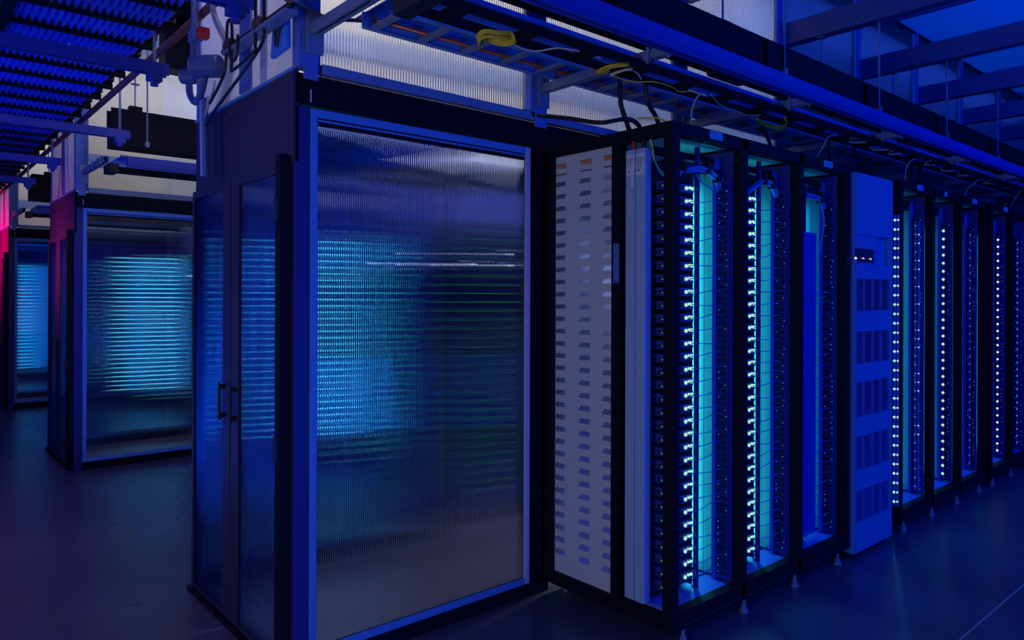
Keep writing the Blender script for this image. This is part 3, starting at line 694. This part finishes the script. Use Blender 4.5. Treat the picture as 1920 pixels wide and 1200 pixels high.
cable([(2.80, 2.01, 2.452), (2.89, 1.985, zf), (2.905, 1.985, 2.44), (2.865, 1.99, 2.44), (2.828, 1.99, 2.41), (2.80, 1.99, 2.36), (2.79, 1.99, 2.30), (2.785, 1.99, 2.22)], .0036, 'cream', 'pale yellow fibre dropping from the ladder into the first front bay', grp='fibre drops into the racks')
cable([(2.972, 1.981, 2.45), (3.137, 2.036, zf), (3.304, 2.05, zf), (3.426, 2.057, zf), (3.516, 2.036, 2.45)], .0032, 'cream', 'pale fibre lying in the ladder above the second front bay', grp=G)
cable([(3.49, 2.045, zf), (3.579, 2.06, zf-.008), (3.70, 2.066, zf-.012), (3.746, 2.035, zf-.008), (3.70, 1.985, zf), (3.634, 1.962, 2.45)], .0034, 'yellow', 'yellow fibre coil hanging above the third front bay', grp=G, extra=3)
for p, l in (([(4.22, 1.99, 2.45), (4.174, 1.99, 2.44), (4.109, 1.99, 2.42), (4.064, 1.99, 2.37), (3.99, 1.99, 2.30), (3.93, 1.99, 2.22)], 'third front bay'),
             ([(5.36, 1.99, 2.45), (5.327, 1.99, 2.44), (5.254, 1.99, 2.40), (5.219, 1.99, 2.345), (5.193, 1.99, 2.22)], 'first bay after the blue cabinet'),
             ([(6.66, 1.99, 2.45), (6.637, 1.99, 2.44), (6.55, 1.99, 2.40), (6.42, 1.99, 2.35), (6.27, 1.99, 2.22)], 'third bay after the blue cabinet'),
             ([(7.75, 1.99, 2.45), (7.70, 1.99, 2.42), (7.6, 1.99, 2.36), (7.4, 1.99, 2.22)], 'fifth bay after the blue cabinet')):
    cable(p, .0036, 'cream', 'pale fibre dropping into the %s' % l, grp='fibre drops into the racks')
random.seed(9)
fi = 0
for x in (4.4, 4.75, 5.0, 5.6, 5.95, 6.3, 6.9):
    fi += 1
    L = random.uniform(.18, .3)
    cable([(x, 1.9+random.uniform(0, .1), 2.452), (x+L*.4, 2.0, zf), (x+L, 1.96, 2.452)], .003, 'cream', 'short pale fibre showing in the far ladder, %s past the third front bay' % ORD[fi], grp=G, extra=1)
GB = 'thick black power cables onto the racks'
cable([(2.655, 2.3, 2.56), (2.658, 2.3, 2.45), (2.666, 2.3, 2.409), (2.697, 2.3, 2.353), (2.76, 2.3, 2.24)], .012, 'rubber', 'thick black cable dropping onto the front rack, left one', 'power_cable', GB)
cable([(2.84, 2.3, 2.56), (2.862, 2.3, 2.474), (2.887, 2.3, 2.44), (2.939, 2.3, 2.39), (3.02, 2.3, 2.24)], .012, 'rubber', 'thick black cable dropping onto the front rack, right one', 'power_cable', GB)
cable([(2.40, 2.60, 2.38), (2.42, 2.4, 2.33), (2.459, 2.25, 2.29), (2.569, 2.2, 2.315), (2.664, 2.2, 2.309), (2.72, 2.2, 2.24)], .011, 'rubber', 'black cable arching over the corner of the front rack', 'power_cable', GB)
cable([(3.73, 2.2, 2.55), (3.765, 2.2, 2.473), (3.811, 2.2, 2.42), (3.87, 2.2, 2.34), (3.90, 2.2, 2.24)], .012, 'rubber', 'thick black cable dropping behind the third front bay', 'power_cable', GB)
cable([(4.90, 2.2, 2.5), (4.98, 2.2, 2.45), (5.067, 2.2, 2.409), (5.2, 2.2, 2.34), (5.22, 2.2, 2.24)], .012, 'rubber', 'slanting black cable above the blue cabinet', 'power_cable', GB)
cable([(4.765, 2.3, 2.56), (4.76, 2.28, 2.36), (4.78, 2.15, 2.21)], .010, 'rubber', 'upright black cable just above the blue cabinet', 'power_cable', GB)
cable([(5.62, 2.1, 2.49), (5.62, 2.1, 2.24)], .012, 'rubber', 'upright black cable above the first bay after the cabinet, left one', 'power_cable', GB, sm=0)
cable([(5.78, 2.1, 2.49), (5.78, 2.1, 2.24)], .012, 'rubber', 'upright black cable above the first bay after the cabinet, right one', 'power_cable', GB, sm=0)
cable([(2.46, 2.03, 2.27), (2.51, 2.01, 2.275), (2.53, 1.97, 2.27), (2.57, 1.95, 2.25)], .004, 'yellow', 'yellow cable lying over the corner of the front rack')
cable([(2.53, 2.046, 2.25), (2.535, 2.02, 2.19), (2.54, 2.012, 2.15), (2.545, 2.008, 2.10)], .0035, 'cream', 'pale yellow cable hanging inside the side of the front rack')
cable([(2.545, 2.04, 2.25), (2.55, 2.03, 2.15), (2.56, 2.005, 2.08), (2.57, 1.985, 2.04), (2.575, 1.97, 2.03), (2.57, 1.985, 2.05)], .0028, 'teal', 'thin teal cables hanging inside the side of the front rack', extra=1)

# ------------------------------------------------------------ pipework on the side of the nearest plenum
GP = 'pipes and hoses on the plenum side'
t = thing('conduit_rail', 'dark round pipe with brown clamps along the side of the nearest plenum wall', 'pipe', (1.12, 2.6, 2.56))
MB().tube([(1.12, 2.55, 2.565), (1.12, 3.25, 2.565)], .014, 10).build('pipe', 'rubber', t, smooth=True)
MB().box(1.095, 1.145, 2.55, 3.2, 2.535, 2.55).build('support_rail', 'galv', t)
for y in (2.80, 2.85, 3.13, 3.18): MB().cyl((1.095, y, 2.572), (1.14, y, 2.572), .022, 12).build('clamp', 'redbrown', t, .002)
cable([(1.11, 2.777, 3.3), (1.11, 2.776, 2.579), (1.11, 2.781, 2.507), (1.11, 2.85, 2.462), (1.11, 3.057, 2.402), (1.11, 3.35, 2.323), (1.12, 3.495, 2.289)], .0065, 'rubber', 'black hose hanging by the blue column and curving back, right one', 'hose', GP)
cable([(1.10, 2.836, 3.3), (1.10, 2.838, 2.60), (1.10, 2.84, 2.491), (1.10, 2.861, 2.465), (1.10, 3.082, 2.445), (1.10, 3.101, 2.468), (1.10, 3.096, 2.614), (1.10, 3.115, 2.665), (1.10, 3.15, 2.662), (1.10, 3.159, 2.608), (1.10, 3.171, 2.496), (1.10, 3.216, 2.437), (1.10, 3.372, 2.364)], .0065, 'rubber', 'long black hose looping between two brown clamps', 'hose', GP)
cable([(1.09, 3.0, 2.57), (1.09, 3.01, 2.491), (1.09, 3.058, 2.474), (1.09, 3.095, 2.512), (1.09, 3.10, 2.57)], .006, 'rubber', 'small black hose loop under the pipe', 'hose', GP)
cable([(1.14, 3.48, 2.9), (1.14, 3.465, 2.819), (1.14, 3.414, 2.742), (1.14, 3.309, 2.641), (1.14, 3.23, 2.56)], .008, 'tubew', 'pale plastic tube beside the red fitting, left one', 'hose', GP)
cable([(1.14, 3.455, 2.9), (1.14, 3.436, 2.81), (1.14, 3.365, 2.729), (1.14, 3.268, 2.63), (1.14, 3.20, 2.56)], .008, 'tubew', 'pale plastic tube beside the red fitting, right one', 'hose', GP)
K['pumpb'] = mat('pump_paint', (.07, .11, .40), .4)
t = thing('pump_unit', 'blue cylindrical twin pump on a bracket beside the plenum wall', 'pump', (1.12, 3.5, 2.5))
MB().tube([(1.06, 3.50, 2.55), (1.16, 3.40, 2.55)], .052, 20).build('motor', 'pumpb', t, .012)
MB().tube([(1.04, 3.60, 2.525), (1.10, 3.55, 2.525)], .036, 20).build('motor', 'pumpb', t, .010)
MB().tube([(1.10, 3.60, 3.6), (1.10, 3.60, 2.66), (1.10, 3.66, 2.55), (1.10, 3.66, 2.47), (1.10, 3.58, 2.41), (1.10, 3.50, 2.43), (1.10, 3.44, 2.50)], .016, 10, smooth=4).build('pipe', 'pumpb', t, smooth=True)
MB().tube([(1.12, 3.52, 2.42), (1.12, 3.50, 2.05)], .02, 8).build('support_leg', 'bluesteel', t)
MB().box(1.08, 1.13, 3.56, 3.63, 2.70, 2.75).build('coupling', 'bluesteel', t, .004)
MB().tube([(1.12, 3.46, 2.42), (1.12, 3.50, 2.33), (1.12, 3.38, 2.44), (1.12, 3.37, 2.47)], .005, 6).build('stay_wire', 'tubew', t)
t = thing('red_valve', 'small red valve fitting beside the pale plastic tubes', 'valve', (1.10, 3.47, 2.70))
MB().box(1.08, 1.13, 3.46, 3.51, 2.685, 2.735).build('body', 'red', t, .006)
MB().cyl((1.105, 3.51, 2.71), (1.105, 3.56, 2.71), .010, 10).build('stem', 'redbrown', t)
t = thing('hanging_bag', 'blue cloth pouch with a dark loop hanging on the plenum side', 'bag', (1.16, 2.72, 2.43))
MB().poly([(1.165, 2.70, 2.46), (1.165, 2.86, 2.45), (1.165, 2.83, 2.60), (1.165, 2.71, 2.62), (1.19, 2.70, 2.46), (1.19, 2.86, 2.45), (1.19, 2.83, 2.60), (1.19, 2.71, 2.62)],
          [(0, 1, 2, 3), (7, 6, 5, 4), (0, 4, 5, 1), (1, 5, 6, 2), (2, 6, 7, 3), (3, 7, 4, 0)]).build('pouch', 'pan', t, .01)
MB().tube([(1.155, 2.775, 2.575), (1.155, 2.775, 2.49), (1.155, 2.763, 2.487), (1.155, 2.725, 2.59)], .005, 6, smooth=3).build('loop', 'rubber', t)

# red-brown pipe and corrugated canopy over the left aisle
tag(MB().tube([(1.16, 2.9, 2.87), (1.16, 12.5, 2.87)], .02, 10).build('overhead_pipe', 'redbrown', smooth=True), 'long red-brown pipe along the edge of the corrugated canopy', 'pipe')
t = thing('pipe_hanger_rail', 'black knobbly rail beside the long red-brown pipe', 'rail', (1.11, 2.9, 2.89))
m = MB().box(1.105, 1.125, 2.9, 12.5, 2.925, 2.94)
y = 3.0
while y < 12.4: m.box(1.09, 1.14, y, y+.10, 2.915, 2.95); y += .34
m.build('rail', 'rubber', t, .004)
can = thing('corrugated_canopy', 'blue corrugated canopy over the left aisle', 'canopy', (.45, 2.0, 2.9))
BP = .342; y = 2.02
N = 0
while y < 12.6:
    m = MB(); nx = 18*8; x0, x1 = .47, 1.085
    rows = []
    for j, (yy, zz) in enumerate(((y+.03, 2.935), (y+BP*.60, 2.915), (y+BP*.60+.001, 2.940), (y+BP-.0, 2.920))):
        vs = []
        for q in range(nx+1):
            x = x0+(x1-x0)*q/nx; ph = abs(math.sin(math.pi*18*q/nx))
            vs.append((x, yy, zz-.032*ph))
        rows.append(vs)
    vv = []; ff = []
    for a_, b_ in ((0, 1), (2, 3)):
        o = len(vv); vv += rows[a_]+rows[b_]
        vv += [(p[0], p[1], p[2]+.003) for p in rows[a_]+rows[b_]]; n1 = nx+1
        for q in range(nx):
            ff.append((o+q, o+q+1, o+n1+q+1, o+n1+q)); ff.append((o+2*n1+q, o+3*n1+q, o+3*n1+q+1, o+2*n1+q+1))
            ff.append((o+n1+q, o+n1+q+1, o+3*n1+q+1, o+3*n1+q)); ff.append((o+q, o+2*n1+q, o+2*n1+q+1, o+q+1))
    m.poly(vv, ff)
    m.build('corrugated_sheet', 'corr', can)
    MB().box(.45, 1.14, y-.012, y+.022, 2.875, 2.91).build('crossbar', 'black', can)
    y += BP; N += 1
MB().box(.40, .455, 2.0, 12.6, 2.86, 2.93).build('edge_beam', 'black', can)
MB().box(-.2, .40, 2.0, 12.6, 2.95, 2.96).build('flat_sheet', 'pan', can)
for n, (yc, xe_, x0_) in enumerate(((2.93, 1.12, .3), (4.10, 1.12, .0), (5.94, 1.36, -.1), (7.54, 1.17, 0), (9.0, 1.17, .2))):
    t = thing('strut_channel', '%s blue strut channel crossing below the corrugated canopy, counted from the camera' % ORD[n+1], 'rail', (xe_, yc, 2.65), 'strut channels under the canopy')
    MB().channel(x0_, xe_, yc-.03, yc+.03, 2.65, 2.71, .004).build('channel', 'rail', t)
    MB().box(xe_-.10, xe_-.03, yc-.028, yc+.028, 2.615, 2.65).cyl((xe_-.065, yc, 2.59), (xe_-.065, yc, 2.62), .02, 10).build('clamp', 'rail', t, .002)
    MB().cyl((xe_-.065, yc, 2.7), (xe_-.065, yc, 3.9), .008, 8).build('rod', 'galv', t)
tag(MB().tube([(1.12, 2.60, 2.60), (1.2, 2.60, 2.585), (1.30, 2.60, 2.575), (1.42, 2.58, 2.59), (1.5, 2.54, 2.592)], .008, 8, smooth=4).build('copper_pipe', 'redbrown', smooth=True), 'thin red-brown pipe bending round the blue column onto the ladder', 'pipe')
